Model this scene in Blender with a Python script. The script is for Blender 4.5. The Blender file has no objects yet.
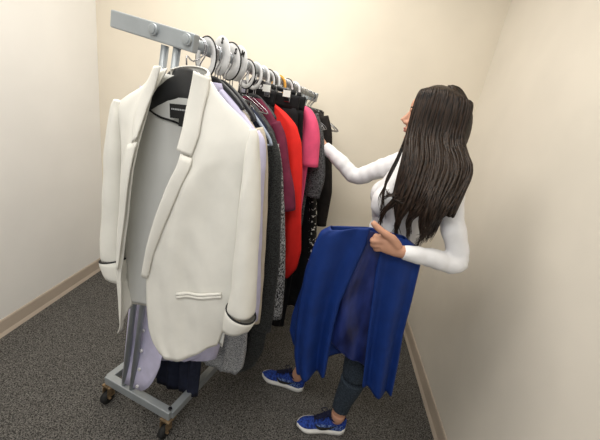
import bpy, math, random
from mathutils import Vector, Matrix, noise
random.seed(7)
PI = math.pi
C = bpy.context.scene.collection
WM = {}                                            # world matrix of every root / parent

# ------------------------------------------------------------------ helpers
def lerp(a, b, t): return a + (b - a) * t
def smooth01(t):
    t = max(0, min(1, t)); return t * t * (3 - 2 * t)
def sample(pts, t):
    """point at fraction t of a polyline (arc length)"""
    L = [0]
    for a, b in zip(pts, pts[1:]):
        L.append(L[-1] + math.sqrt(sum((p - q) ** 2 for p, q in zip(a, b))))
    s = max(0, min(1, t)) * L[-1]
    for i in range(len(pts) - 1):
        if s <= L[i + 1] + 1e-9:
            k = (s - L[i]) / max(1e-9, L[i + 1] - L[i])
            return tuple(lerp(p, q, k) for p, q in zip(pts[i], pts[i + 1]))
    return tuple(pts[-1])
def catmull(pts, n):
    out = []
    P = [Vector(p) for p in pts]
    P = [P[0] * 2 - P[1]] + P + [P[-1] * 2 - P[-2]]
    for i in range(1, len(P) - 2):
        for k in range(n):
            t = k / n
            a, b, c, d = P[i - 1], P[i], P[i + 1], P[i + 2]
            out.append(0.5 * ((2 * b) + (c - a) * t + (2 * a - 5 * b + 4 * c - d) * t * t + (3 * b - a - 3 * c + d) * t ** 3))
    out.append(P[-2])
    return out

class MB:
    def __init__(s): s.v = []; s.f = []
    def add(s, vs, fs):
        o = len(s.v); s.v += [tuple(v) for v in vs]; s.f += [tuple(i + o for i in f) for f in fs]
    def box(s, c, d, rot=None):
        vs = []
        for x in (-.5, .5):
            for y in (-.5, .5):
                for z in (-.5, .5):
                    p = Vector((x * d[0], y * d[1], z * d[2]))
                    if rot: p = rot @ p
                    vs.append(p + Vector(c))
        s.add(vs, [(0, 1, 3, 2), (4, 6, 7, 5), (0, 4, 5, 1), (2, 3, 7, 6), (0, 2, 6, 4), (1, 5, 7, 3)])
    def tube(s, pts, r, n=10, up=(0, 0, 1), cap=True):
        """r: number, list of numbers or list of (ra, rb): ra along the side axis, rb along the other"""
        P = [Vector(p) for p in pts]; vs = []; fs = []
        up = Vector(up)
        for i, p in enumerate(P):
            t = (P[min(i + 1, len(P) - 1)] - P[max(i - 1, 0)]).normalized()
            a = t.cross(up)
            if a.length < .05: a = t.cross(Vector((1, 0.01, 0)))
            if a.length < .05: a = t.cross(Vector((0, 1, 0)))
            a.normalize(); b = a.cross(t)
            rr = r[i] if isinstance(r, (list, tuple)) else r
            ra, rb = rr if isinstance(rr, (list, tuple)) else (rr, rr)
            for k in range(n):
                q = 2 * PI * k / n
                vs.append(p + a * ra * math.cos(q) + b * rb * math.sin(q))
        for i in range(len(P) - 1):
            for k in range(n):
                fs.append((i * n + k, i * n + (k + 1) % n, (i + 1) * n + (k + 1) % n, (i + 1) * n + k))
        if cap:
            fs.append(tuple(range(n))[::-1]); fs.append(tuple((len(P) - 1) * n + k for k in range(n)))
        s.add(vs, fs)
    def rings(s, R, cap=True):
        n = len(R[0]); vs = [p for r in R for p in r]; fs = []
        for i in range(len(R) - 1):
            for k in range(n):
                fs.append((i * n + k, i * n + (k + 1) % n, (i + 1) * n + (k + 1) % n, (i + 1) * n + k))
        if cap:
            fs.append(tuple(range(n))[::-1]); fs.append(tuple((len(R) - 1) * n + k for k in range(n)))
        s.add(vs, fs)
    def grid(s, rows):
        m = len(rows[0]); vs = [p for r in rows for p in r]
        s.add(vs, [(i * m + j, i * m + j + 1, (i + 1) * m + j + 1, (i + 1) * m + j) for i in range(len(rows) - 1) for j in range(m - 1)])
    def ell(s, c, r, rot=None, n=20, m=12):
        R = []
        for i in range(1, m):
            th = PI * i / m
            ring = []
            for k in range(n):
                q = 2 * PI * k / n
                p = Vector((r[0] * math.sin(th) * math.cos(q), r[1] * math.sin(th) * math.sin(q), r[2] * math.cos(th)))
                if rot: p = rot @ p
                ring.append(p + Vector(c))
            R.append(ring)
        s.rings(R)
    def xf(s, M): s.v = [tuple(M @ Vector(v)) for v in s.v]; return s
    def build(s, name, m, parent=None, smooth=True, world=False, solid=0, sub=0, bevel=0):
        me = bpy.data.meshes.new(name)
        vs = s.v
        if world and parent is not None:
            Mi = WM[parent.name].inverted(); vs = [tuple(Mi @ Vector(v)) for v in vs]
        me.from_pydata(vs, [], s.f); me.update()
        if smooth: me.polygons.foreach_set('use_smooth', [True] * len(me.polygons))
        me.materials.append(m)
        o = bpy.data.objects.new(name, me); C.objects.link(o)
        if parent is not None: o.parent = parent; WM[o.name] = WM[parent.name]
        else: WM[o.name] = Matrix.Identity(4)
        if solid:
            d = o.modifiers.new('solid', 'SOLIDIFY'); d.thickness = solid; d.offset = 0
        if bevel:
            d = o.modifiers.new('bev', 'BEVEL'); d.width = bevel; d.segments = 2; d.limit_method = 'ANGLE'
        if sub:
            d = o.modifiers.new('sub', 'SUBSURF'); d.levels = sub; d.render_levels = sub
        return o

def remesh(mb, voxel, smooth_it=3):
    """fuse overlapping closed pieces into one continuous surface"""
    me = bpy.data.meshes.new('tmp'); me.from_pydata(mb.v, [], mb.f); me.update()
    o = bpy.data.objects.new('tmp', me); C.objects.link(o)
    d = o.modifiers.new('r', 'REMESH'); d.mode = 'VOXEL'; d.voxel_size = voxel
    if smooth_it:
        d = o.modifiers.new('s', 'SMOOTH'); d.factor = .5; d.iterations = smooth_it
    dg = bpy.context.evaluated_depsgraph_get(); dg.update()
    ev = o.evaluated_get(dg); em = ev.to_mesh()
    out = MB(); out.v = [tuple(v.co) for v in em.vertices]; out.f = [tuple(p.vertices) for p in em.polygons]
    ev.to_mesh_clear(); bpy.data.objects.remove(o); bpy.data.meshes.remove(me)
    return out

def thing(name, label, cat, M=None, group=None):
    o = bpy.data.objects.new(name, None); C.objects.link(o)
    M = M or Matrix.Identity(4)
    o.matrix_world = M; WM[o.name] = M.copy()
    o.empty_display_size = .05
    return tag(o, label, cat, group)
def tag(o, label, cat, group=None):
    o['label'] = label; o['category'] = cat
    if group: o['group'] = group
    return o
def struct(o): o['kind'] = 'structure'; return o
def dup(root, M, label, group=None):
    r = root.copy(); C.objects.link(r); r.matrix_world = M; WM[r.name] = M.copy(); r['label'] = label
    if group: r['group'] = group
    for ch in [c for c in bpy.data.objects if c.parent == root]:
        c = ch.copy(); C.objects.link(c); c.parent = r
        for g in [x for x in bpy.data.objects if x.parent == ch]:
            d = g.copy(); C.objects.link(d); d.parent = c
    return r

# ------------------------------------------------------------------ materials
def mat(name, col, rough=.8, metal=0, var=.12, vscale=30, bump=0, bscale=200, sheen=0, col2=None, spec=.3, stretch=(1, 1, 1), detail=3, ramp=(.35, .65)):
    m = bpy.data.materials.new(name); m.use_nodes = True
    nt = m.node_tree; b = nt.nodes['Principled BSDF']
    b.inputs['Roughness'].default_value = rough; b.inputs['Metallic'].default_value = metal
    b.inputs['Specular IOR Level'].default_value = spec
    if sheen:
        b.inputs['Sheen Weight'].default_value = sheen; b.inputs['Sheen Roughness'].default_value = .4
    tc = nt.nodes.new('ShaderNodeTexCoord'); mp = nt.nodes.new('ShaderNodeMapping')
    mp.inputs['Scale'].default_value = stretch
    if stretch == (1, 1, 1): mp.inputs['Rotation'].default_value = (.61, .53, .37)
    nt.links.new(tc.outputs['Object'], mp.inputs['Vector'])
    nz = nt.nodes.new('ShaderNodeTexNoise'); nz.inputs['Scale'].default_value = vscale; nz.inputs['Detail'].default_value = detail
    nt.links.new(mp.outputs['Vector'], nz.inputs['Vector'])
    cr = nt.nodes.new('ShaderNodeValToRGB')
    c1 = tuple(max(0, c * (1 - var)) for c in col) + (1,)
    c2 = tuple(min(1, c * (1 + var)) for c in (col2 or col)) + (1,)
    cr.color_ramp.elements[0].color = c1; cr.color_ramp.elements[1].color = c2
    cr.color_ramp.elements[0].position = ramp[0]; cr.color_ramp.elements[1].position = ramp[1]
    nt.links.new(nz.outputs['Fac'], cr.inputs['Fac']); nt.links.new(cr.outputs['Color'], b.inputs['Base Color'])
    if bump:
        n2 = nt.nodes.new('ShaderNodeTexNoise'); n2.inputs['Scale'].default_value = bscale; n2.inputs['Detail'].default_value = 4
        nt.links.new(mp.outputs['Vector'], n2.inputs['Vector'])
        bp = nt.nodes.new('ShaderNodeBump'); bp.inputs['Strength'].default_value = bump; bp.inputs['Distance'].default_value = .004
        nt.links.new(n2.outputs['Fac'], bp.inputs['Height']); nt.links.new(bp.outputs['Normal'], b.inputs['Normal'])
    return m

M = dict(
    wall=mat('cream_wall_paint', (.80, .735, .62), .85, var=.03, vscale=3, bump=.05, bscale=150),
    wall_r=mat('pale_wall_paint', (.76, .71, .625), .85, var=.03, vscale=3, bump=.05, bscale=150),
    wall_w=mat('white_wall_paint', (.86, .85, .82), .85, var=.02, vscale=3, bump=.05, bscale=150),
    ceil=mat('ceiling_paint', (.85, .84, .8), .9, var=.02, vscale=4, bump=.2, bscale=90),
    skirting=mat('beige_vinyl_skirting', (.52, .44, .36), .55, var=.04, vscale=8),
    carpet=mat('speckled_grey_carpet', (.020, .0195, .019), .95, var=.2, col2=(.20, .19, .176), vscale=190, bump=.3, bscale=190, spec=.05, detail=6, ramp=(.36, .72)),
    steel=mat('grey_painted_steel', (.36, .39, .41), .42, metal=.35, var=.06, vscale=12, spec=.5),
    chrome=mat('chrome_wire', (.40, .40, .42), .2, metal=1, var=.1, vscale=40, spec=.5),
    brass=mat('tarnished_caster_metal', (.34, .24, .14), .45, metal=.7, var=.3, vscale=60),
    rubber=mat('black_rubber', (.02, .02, .02), .7, var=.2),
    black_pl=mat('black_plastic', (.018, .019, .021), .35, var=.15, vscale=20, spec=.5),
    blue_pl=mat('pale_blue_plastic', (.33, .38, .48), .4, var=.1, spec=.5),
    grey_pl=mat('smoke_grey_plastic', (.42, .43, .44), .35, var=.1, spec=.5),
    white_pl=mat('white_plastic', (.70, .70, .70), .45, var=.03, spec=.4),
    orange_pl=mat('amber_plastic', (.72, .36, .06), .45, var=.05, spec=.4),
    ink=mat('black_ink', (.012, .012, .012), .6, var=.05),
    tagw=mat('white_paper_tag', (.8, .8, .76), .8, var=.03),
    blazer=mat('ivory_woven_cotton', (.80, .785, .725), .85, var=.03, vscale=12, bump=.12, bscale=500, sheen=.1),
    lining=mat('pale_satin_lining', (.66, .66, .63), .55, var=.06, vscale=9, stretch=(1, 1, .3), spec=.4),
    piping=mat('black_piping', (.012, .012, .013), .7, var=.1),
    lav=mat('lavender_cotton', (.55, .53, .70), .85, var=.06, vscale=20, bump=.15, bscale=400),
    heather=mat('heather_grey_knit', (.17, .18, .19), .95, var=.3, col2=(.45, .46, .48), vscale=190, bump=.3, bscale=300, stretch=(1, 1, 1.6)),
    tan=mat('cream_beige_cotton', (.52, .46, .37), .85, var=.08),
    navy=mat('navy_cotton', (.014, .018, .038), .85, var=.2, bump=.2),
    charcoal=mat('charcoal_knit', (.016, .017, .017), .95, var=.4, col2=(.038, .04, .04), vscale=220, bump=.5, bscale=260, sheen=.1),
    tweed=mat('salt_and_pepper_tweed', (.03, .03, .03), .95, var=.3, col2=(.42, .42, .42), vscale=230, bump=.5, bscale=300, ramp=(.42, .62), stretch=(1, 1, .5)),
    burg=mat('burgundy_cotton', (.15, .017, .045), .8, var=.15, vscale=25, bump=.15),
    red=mat('scarlet_crepe', (.72, .018, .012), .75, var=.07, vscale=15, bump=.1),
    pink=mat('hot_pink_crepe', (.78, .09, .20), .75, var=.08, vscale=18, bump=.1),
    black=mat('black_cloth', (.006, .006, .007), .85, var=.3, vscale=30, bump=.2),
    gknit=mat('dark_grey_knit', (.035, .036, .038), .95, var=.35, col2=(.11, .11, .115), vscale=150, bump=.5, bscale=250),
    brown=mat('black_brown_cloth', (.012, .009, .008), .8, var=.3, vscale=30, bump=.2),
    pattern=mat('black_white_print', (.004, .004, .004), .8, var=.1, col2=(.75, .72, .68), vscale=60, ramp=(.60, .63)),
    royal=mat('royal_blue_crepe', (.004, .028, .168), .62, var=.10, vscale=14, bump=.12, bscale=350),
    satin=mat('dark_blue_satin', (.005, .010, .075), .34, var=.35, col2=(.016, .030, .15), vscale=16, stretch=(1, 1, .35), bump=.6, bscale=26, spec=.5),
    shirt=mat('white_jersey', (.80, .80, .815), .85, var=.03, vscale=15, bump=.15, bscale=300),
    legging=mat('dark_denim_knit', (.016, .024, .036), .9, var=.3, col2=(.035, .048, .065), vscale=200, bump=.3),
    skin=mat('tan_skin', (.56, .30, .20), .5, var=.07, vscale=25, bump=.06, bscale=300, spec=.35),
    lips=mat('rose_lips', (.42, .13, .11), .4, var=.05),
    eyew=mat('eye_white', (.8, .78, .75), .3, var=.02),
    iris=mat('dark_brown_iris', (.03, .015, .01), .2, var=.1),
    hair=mat('dark_brown_hair', (.004, .0028, .0024), .46, var=.4, col2=(.030, .018, .012), vscale=30, stretch=(7, 7, .4), spec=.28),
    shoe=mat('blue_mesh_knit', (.008, .022, .16), .75, var=.3, col2=(.02, .06, .32), vscale=110, bump=.5, bscale=180),
    shoe_light=mat('speckled_blue_knit', (.012, .035, .2), .75, var=.2, col2=(.2, .3, .55), vscale=150, ramp=(.45, .68)),
    lace=mat('navy_lace', (.008, .010, .035), .8, var=.2),
    sole=mat('white_foam_sole', (.8, .79, .76), .6, var=.04),
)

# ------------------------------------------------------------------ the room
XR, YB, XL, YF, ZC = .82, 2.235, -1.62, -1.9, 2.62
def slab(name, c, d, m):
    b = MB(); b.box(c, d); return struct(b.build(name, m, smooth=False))
slab('floor', ((XR + XL) / 2, (YB + YF) / 2, -.05), (XR - XL + .4, YB - YF + .4, .1), M['carpet'])
slab('wall_back', ((XR + XL) / 2, YB + .05, ZC / 2), (XR - XL + .2, .1, ZC), M['wall'])
slab('wall_right', (XR + .05, (YB + YF) / 2, ZC / 2), (.1, YB - YF, ZC), M['wall_r'])
slab('wall_left', (XL - .05, (YB + YF) / 2, ZC / 2), (.1, YB - YF, ZC), M['wall_w'])
slab('ceiling', ((XR + XL) / 2, (YB + YF) / 2, ZC + .05), (XR - XL + .2, YB - YF + .1, .1), M['ceil'])
def skirting(name, p0, p1, nrm):
    b = MB(); p0 = Vector(p0); p1 = Vector(p1); n = Vector(nrm)
    prof = [(0, 0), (.016, 0), (.012, .012), (.007, .022), (.0065, .088), (.004, .098), (0, .1)]
    R = [[p + n * a + Vector((0, 0, z)) for a, z in prof] for p in (p0, p1)]
    b.rings(R); return struct(b.build(name, M['skirting'], smooth=False))
skirting('baseboard_right', (XR, YB, 0), (XR, YF, 0), (-1, 0, 0))
skirting('baseboard_back', (XL, YB, 0), (XR, YB, 0), (0, -1, 0))
skirting('baseboard_left', (XL, YF, 0), (XL, YB, 0), (1, 0, 0))

# ------------------------------------------------------------------ rack frame of reference
A0 = Vector((-.458, 1.03, 0)); DIR = Vector((.278, .961, 0)).normalized(); YAW = -math.atan2(.278, .961)
def zr(s): return 1.611 - .0628 * s
def RM(s, z=0, u=0, yaw=0):
    p = A0 + DIR * s
    return Matrix.Translation((p.x, p.y, z)) @ Matrix.Rotation(YAW + yaw, 4, 'Z') @ Matrix.Translation((u, 0, 0))
LR = 1.085                                            # rail length

rk = thing('garment_rack', 'grey steel double-rail garment rack on casters, crammed with hanging clothes', 'clothes rack', RM(0))
def rail(u):
    b = MB(); b.tube([(u, -.012, zr(0) - .125 * u), (u, LR, zr(LR) - .125 * u)], .0135, 16)
    return b.build('rail', M['steel'], rk)
rail(0); rail(-.125)
for s in (0, LR):
    z = zr(s)
    b = MB(); b.box((-.142, s, z + .014), (.325, .026, .05), Matrix.Rotation(.125, 3, 'Y'))
    cb = b.build('crossbar', M['steel'], rk, smooth=False, bevel=.004)
    for uu in (0, -.085, -.125):
        e = MB(); sg = -1 if s == 0 else 1
        if uu == -.085: continue
        zc = z - .125 * uu; e.tube([(uu, s + sg * .012, zc), (uu, s + sg * .022, zc)], .0165, 18); e.tube([(uu, s + sg * .021, zc), (uu, s + sg * .0245, zc)], .0125, 18)
        e.build('rail_end_cap', M['steel'], cb, bevel=.002)
    for uu in (-.052, -.098):
        b = MB(); b.tube([(uu, s + .004, z - .02), (uu - .19, s, .13)], .0115, 14); b.build('upright', M['steel'], rk)
    b = MB(); b.box((-.2, s, .126), (.385, .034, .045)); b.build('base_bar', M['steel'], rk, smooth=False, bevel=.004)
    for uu in (-.025, -.375):
        b = MB(); b.box((uu, s, .098), (.05, .05, .008)); b.tube([(uu, s, .104), (uu, s, .082)], .009, 12)
        for k in (-.016, .016): b.box((uu + k - .004, s - .008, .062), (.004, .036, .05))
        fk = b.build('caster_fork', M['brass'], rk, smooth=False)
        w = MB(); w.tube([(uu - .015, s - .016, .032), (uu + .007, s - .016, .032)], .032, 22)
        w.build('caster_wheel', M['rubber'], fk)
        w = MB(); w.tube([(uu - .021, s - .016, .032), (uu + .017, s - .016, .032)], .006, 10)
        w.build('axle_bolt', M['brass'], fk)
for uu in (-.016, -.385):
    b = MB(); b.box((uu, LR / 2, .124), (.034, LR, .04)); b.build('base_rail', M['steel'], rk, smooth=False, bevel=.004)
b = MB(); b.tube([(-.016, -.0, .152), (-.016, 0, .162)], .009, 6); b.build('corner_bolt', M['chrome'], rk, smooth=False)

# ------------------------------------------------------------------ size dividers on the rail
def divider(r=.060, ri=.036, dz=.022):
    b = MB(); n = 40; R = []
    prof = [(ri, -.0016), (r - .002, -.0016), (r, 0), (r - .002, .0016), (ri, .0016)]
    for k in range(n):
        q = 2 * PI * k / n
        R.append([(a * math.cos(q), y, a * math.sin(q) - dz) for a, y in prof])
    R.append(R[0]); b.rings(R, cap=False)
    return b
def letters(ch, size, m, name, parent, loc):
    cu = bpy.data.curves.new('t', 'FONT'); cu.body = ch; cu.size = size; cu.extrude = .0004; cu.offset = .0009; cu.align_x = 'CENTER'; cu.align_y = 'CENTER'
    o = bpy.data.objects.new('t', cu); C.objects.link(o)
    dg = bpy.context.evaluated_depsgraph_get(); dg.update()
    me = bpy.data.meshes.new_from_object(o.evaluated_get(dg)); bpy.data.objects.remove(o)
    me.materials.clear(); me.materials.append(m)
    t = bpy.data.objects.new(name, me); C.objects.link(t); t.parent = parent
    t.rotation_euler = (PI / 2, .35, 0); t.location = loc
    return t
divs = [(.072, 'rim', None, 'large white round size divider with black rim nearest the rack end'),
        (.145, 'white', 'S', 'white round size divider lettered S, the nearer of the two S dividers'),
        (.203, 'rim', 'S', 'black-rimmed white round size divider lettered S, second S along the rail'),
        (.252, 'white', 'M', 'white round size divider lettered M, just behind the second S'),
        (.318, 'rim', None, 'black-rimmed divider just behind the divider lettered M'),
        (.375, 'white', None, 'plain white round divider just past the black-rimmed one that follows the M'),
        (.440, 'white', None, 'plain white round divider midway along the rail, second plain one past M'),
        (.490, 'rim', None, 'black-rimmed divider midway between the plain white ones and the orange one'),
        (.540, 'white', None, 'plain white round divider just in front of the orange divider'),
        (.600, 'orange', None, 'amber orange round divider, the only coloured one on the rail'),
        (.690, 'rim', None, 'black-rimmed round divider just past the orange divider'),
        (.775, 'white', None, 'small white round divider farthest along the rail')]
for s, kind, ch, lab in divs:
    r = .060 if s < .3 else .052
    ri, dz = (.017, .004) if ch else (.036, .022)
    t = thing('size_divider', lab, 'size divider', RM(s, zr(s) + (-.004 if kind != 'white' else .0), yaw=-.36 + random.uniform(-.06, .06)) @ Matrix.Translation((0, 0, -.001)), 'size dividers on the rail')
    divider(r, ri, dz).build('disc', M['orange_pl' if kind == 'orange' else 'white_pl'], t)
    if kind == 'rim':
        b = MB(); b.tube([(r * math.cos(2 * PI * k / 40), 0, r * math.sin(2 * PI * k / 40) - dz) for k in range(41)], .0024, 8, up=(0, 1, 0)); b.build('rim', M['ink'], t)
    if ch: letters(ch, .026, M['ink'], 'letter', t, ((.010, -.0028, .040) if s < .18 else (.030, -.0028, .028)))

# ------------------------------------------------------------------ hangers
HOOK = [(0, 0, -.1), (0, 0, -.06), (.006, 0, -.045), (.018, 0, -.028), (.0235, 0, -.008), (.021, 0, .006), (.012, 0, .0155), (0, 0, .0185), (-.012, 0, .0155), (-.0205, 0, .005), (-.022, 0, -.008)]
def hook(parent, m='chrome'):
    b = MB(); b.tube(catmull(HOOK, 3), .0020, 8, up=(0, 1, 0)); return b.build('hook', M[m], parent)
def arm_hanger(label, s, m, w=.185, drop=.085, rr=(.006, .010), z0=-.088, u=0, bar=True, group='hangers on the rail', yaw=0):
    t = thing('clothes_hanger', label, 'hanger', RM(s, zr(s), u, yaw), group)
    hook(t)
    b = MB()
    pts = [(-w, 0, z0 - drop), (-w * .9, 0, z0 - drop * .78), (-w * .5, 0, z0 - drop * .3), (-.02, 0, z0), (.02, 0, z0), (w * .5, 0, z0 - drop * .3), (w * .9, 0, z0 - drop * .78), (w, 0, z0 - drop)]
    b.tube(catmull(pts, 3), [rr] * (7 * 3 + 1), 8, up=(0, 0, 1)); b.build('arms', M[m], t)
    if bar:
        b = MB(); b.tube([(-w * .97, 0, z0 - drop), (w * .97, 0, z0 - drop)], .0032, 8); b.build('crossbar', M[m], t)
    return t
def clip_hanger(label, s, w=.15, z0=-.05):
    t = thing('clip_hanger', label, 'hanger', RM(s, zr(s)), 'trouser clip hangers')
    hook(t)
    b = MB(); b.tube([(-w, 0, z0 - .035), (-w * .5, 0, z0 - .03), (0, 0, z0 - .024), (w * .5, 0, z0 - .03), (w, 0, z0 - .035)], [(.005, .009)] * 5, 8); b.build('bar', M['black_pl'], t)
    for k in (-1, 1):
        for dy in (-.026, .026):
            c = MB(); c.box((k * w * .82, dy, z0 - .052), (.026, .005, .05), Matrix.Rotation(-dy * 4, 3, 'X')); c.build('clip', M['chrome'], t, smooth=False, bevel=.001)
    c = MB(); c.box((w * .80, -.032, z0 - .045), (.034, .002, .026)); c.build('size_tag', M['tagw'], t, smooth=False)
    return t

# ------------------------------------------------------------------ garments
def shell(R, L=None, ty=.03, rows=44, n=72, fold=.006, kf=5, seed=0, top=.0, hemwave=0, cu=0, wr=0):
    """hanging garment shell, R = right outline (u,z) from the neck down; mirrored about cu when L is None"""
    L = L or [(2 * cu - u, z) for u, z in R]
    rnd = random.Random(seed); ph = [rnd.uniform(0, 6.28) for _ in range(8)]
    G = []
    zt = R[0][1]; zb = R[-1][1]
    for i in range(rows + 1):
        t = i / rows
        ur, z1 = sample(R, t); ul, z0 = sample(L, t)
        c = (ur + ul) / 2; h = (ur - ul) / 2
        ring = []
        dn = smooth01((zt - (z0 + z1) / 2) / max(.2, zt - zb))
        th = ty * lerp(.75, 1, dn) + top * (1 - dn)
        for k in range(n):
            q = 2 * PI * k / n
            cq, sq = math.cos(q), math.sin(q)
            u = c + h * math.copysign(abs(cq) ** .8, cq)
            y = th * math.copysign(abs(sq) ** .7, sq)
            w = (math.copysign(abs(cq) ** .8, cq) + 1) / 2
            am = fold * (.15 + dn) * min(1, abs(sq) * 2.2)
            y += am * (math.sin(kf * 2.1 * PI * w + ph[0] + math.copysign(1.3, sq)) + .5 * math.sin(kf * 4.3 * PI * w + ph[1] + t * 2) + .4 * math.sin(9 * t + 5 * w + ph[2]))
            z = lerp(z0, z1, w) + hemwave * dn * math.sin(kf * 2 * PI * w + ph[3])
            if wr: y += wr * noise.noise((u * 14, z * 9, seed * 3.3 + (5 if sq > 0 else 0)))
            ring.append((u, y, z))
        G.append(ring)
    b = MB(); b.rings(G, cap=False); return b
def sleeve(pts, r, seed=0, wr=.003, n=20, y=0):
    """pts (u,z) of the sleeve axis; r (half width, half depth) along it"""
    P = catmull([(u, y, z) for u, z in pts], 7)
    m = len(P); RR = []
    for i in range(m):
        RR.append(sample(r, i / (m - 1)))
    G = []
    for i, p in enumerate(P):
        t = (P[min(i + 1, m - 1)] - P[max(i - 1, 0)]).normalized()
        a = Vector((t.z * -1, 0, t.x)); a = -a if a.x < 0 else a
        ring = []
        for k in range(n):
            q = 2 * PI * k / n
            e = 1 + wr * 30 * noise.noise((math.cos(q) * 1.2 + seed, math.sin(q) * 1.2, p.z * 11))
            ring.append(p + a * RR[i][0] * math.cos(q) * e + Vector((0, 1, 0)) * RR[i][1] * math.sin(q) * e)
        G.append(ring)
    b = MB(); b.rings(G, cap=False)
    b.f.append(tuple(range(n))[::-1])
    return b
def garment(name, label, cat, s, group=None, yaw=0):
    return thing(name, label, cat, RM(s, 0, 0, yaw), group)

def mirror(pts, cu=0): return [(2 * cu - u, z) for u, z in pts]
def sleeves(g, m, pts, r, seed, y=0, cu=0):
    for k, P in enumerate((pts, mirror(pts, cu))):
        sleeve(P, r, seed + k * 3, y=y).build('sleeve', m, g, solid=.002)

for s in (.045, .095, .125, .172, .23, .29, .34, .40, .44, .51, .57, .65, .73):
    arm_hanger('bare chrome wire hanger squeezed between the size dividers', s, 'chrome', w=.10, drop=.05, rr=(.0014, .0014), z0=-.105, group='bare wire hangers among the size dividers', yaw=random.uniform(-.25, .25))
# --- lavender buttoned shirt
S = .105
g = garment('shirt', 'lavender button-front shirt hanging directly behind the ivory blazer, its hem showing below it', 'shirt', S)
arm_hanger('black plastic hanger inside the lavender shirt', S, 'black_pl', w=.13, z0=-.085, drop=.075)
shell([(.047, 1.50), (.12, 1.448), (.185, 1.39), (.21, 1.345), (.2, 1.2), (.195, .8), (.12, .42), (.05, .385)],
      [(-.047, 1.50), (-.12, 1.46), (-.19, 1.405), (-.21, 1.36), (-.22, 1.2), (-.25, .8), (-.27, .3), (-.26, .25)], ty=.026, seed=2, fold=.004).build('body', M['lav'], g, solid=.002)
sleeves(g, M['lav'], [(.185, 1.385), (.206, 1.335), (.211, 1.17), (.226, .95), (.25, .69)], [(.015, .015), (.040, .026), (.044, .028), (.04, .025)], 4)
# front placket panel that swings out at the lower left
rows = []
for i in range(25):
    t = i / 24; z = lerp(1.46, .165, t); rr = []
    for j in range(13):
        w = j / 12
        u = lerp(-.27 - .02 * t, lerp(-.03, -.075, t), w)
        zz = z + (.20 * smooth01((t - .75) / .25) * w ** 4)
        rr.append((u, -.034 - .08 * t * t - .004 * math.sin(w * 7 + t * 3), zz))
    rows.append(rr)
b = MB(); b.grid(rows); pl = b.build('front_panel', M['lav'], g, solid=.002)
for z in (.48, .38, .285, .195):
    b = MB(); tt = (1.46 - z) / 1.295; yy = -.034 - .08 * tt * tt; b.tube([(-.195, yy - .0015, z), (-.195, yy - .0085, z)], .0075, 14); b.build('button', M['white_pl'], pl, smooth=False)
shell([(.05, 1.488), (.052, 1.500), (.045, 1.512)], ty=.036, rows=6, fold=0).build('collar', M['lav'], g, solid=.003)

# --- beige top
S = .155
g = garment('blouse', 'thin cream-beige long-sleeved blouse between the lavender shirt and the charcoal cardigan', 'blouse', S)
arm_hanger('black plastic hanger inside the cream-beige blouse', S, 'black_pl', w=.15, drop=.10)
shell([(.05, 1.47), (.12, 1.43), (.165, 1.38), (.18, 1.32), (.18, 1.1), (.19, .6)], ty=.018, seed=3, fold=.003).build('body', M['tan'], g, solid=.002)
sleeves(g, M['tan'], [(.160, 1.39), (.180, 1.335), (.203, 1.16), (.223, .93), (.243, .64)], [(.025, .018), (.036, .02), (.036, .02), (.034, .018)], 9)

# --- heather grey skirt
S = .185
g = garment('skirt', 'heather grey knit pencil skirt hanging low behind the ivory blazer', 'skirt', S)
clip_hanger('black clip hanger holding the heather grey skirt', S, w=.10, z0=-.10)
shell([(.10, 1.45), (.14, 1.33), (.19, 1.1), (.207, .613), (.219, .46), (.215, .36), (.19, .31)], ty=.026, seed=5, fold=.004).build('body', M['heather'], g, solid=.003)
shell([(.101, 1.452), (.102, 1.41)], ty=.027, rows=4, fold=0).build('waistband', M['heather'], g, solid=.003)

# --- navy trousers low at left
S = .14
g = garment('trousers', 'dark navy trousers whose hems hang lowest near the rack end, under the lavender shirt', 'trousers', S)
clip_hanger('black clip hanger holding the dark navy trousers', S, w=.09, z0=-.12)
for k, (a, bz) in enumerate((((-.24, -.09), .10), ((-.10, .02), .12))):
    shell([(a[1] - .01, 1.43), (a[1] + .02, 1.1), (a[1] + .01, .6), (a[1], bz)], [(a[0], 1.43), (a[0] - .02, 1.1), (a[0], .6), (a[0] + .01, bz)], ty=.02, seed=11 + k, fold=.004, kf=2).build('trouser_leg', M['navy'], g, solid=.003)
shell([(.08, 1.44), (.08, 1.40)], [(-.205, 1.44), (-.205, 1.40)], ty=.022, rows=4, fold=0).build('waistband', M['navy'], g, solid=.003)

# --- navy sleeveless top on pale-blue hanger
S = .225
g = garment('top', 'navy sleeveless top peeking out on a pale blue hanger beside the blazer shoulder', 'top', S)
arm_hanger('pale blue plastic hanger with bent shoulder tips holding the navy top', S - .012, 'blue_pl', w=.196, drop=.145, rr=(.0045, .0065), z0=-.115)
shell([(.06, 1.47), (.12, 1.435), (.165, 1.395), (.17, 1.3), (.18, 1.1), (.19, .8)], ty=.02, seed=6, fold=.004).build('body', M['navy'], g, solid=.002)

# --- charcoal cardigan
S = .275
g = garment('cardigan', 'long charcoal knit cardigan, its dark sleeve and hem reaching down beside the grey skirt', 'cardigan', S)
arm_hanger('black plastic hanger inside the charcoal cardigan', S, 'black_pl', w=.15, z0=-.125, drop=.11)
shell([(.066, 1.459), (.13, 1.405), (.19, 1.33), (.205, 1.25), (.21, 1.0), (.235, .7), (.262, .52), (.262, .41), (.225, .29), (.17, .235)], ty=.03, seed=8, fold=.006).build('body', M['charcoal'], g, solid=.004)
sleeves(g, M['charcoal'], [(.15, 1.375), (.172, 1.335), (.193, 1.265), (.212, 1.1), (.226, .93), (.234, .74), (.236, .52)], [(.008, .012), (.036, .026), (.043, .03), (.046, .032), (.045, .03), (.045, .028)], 21)

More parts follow.
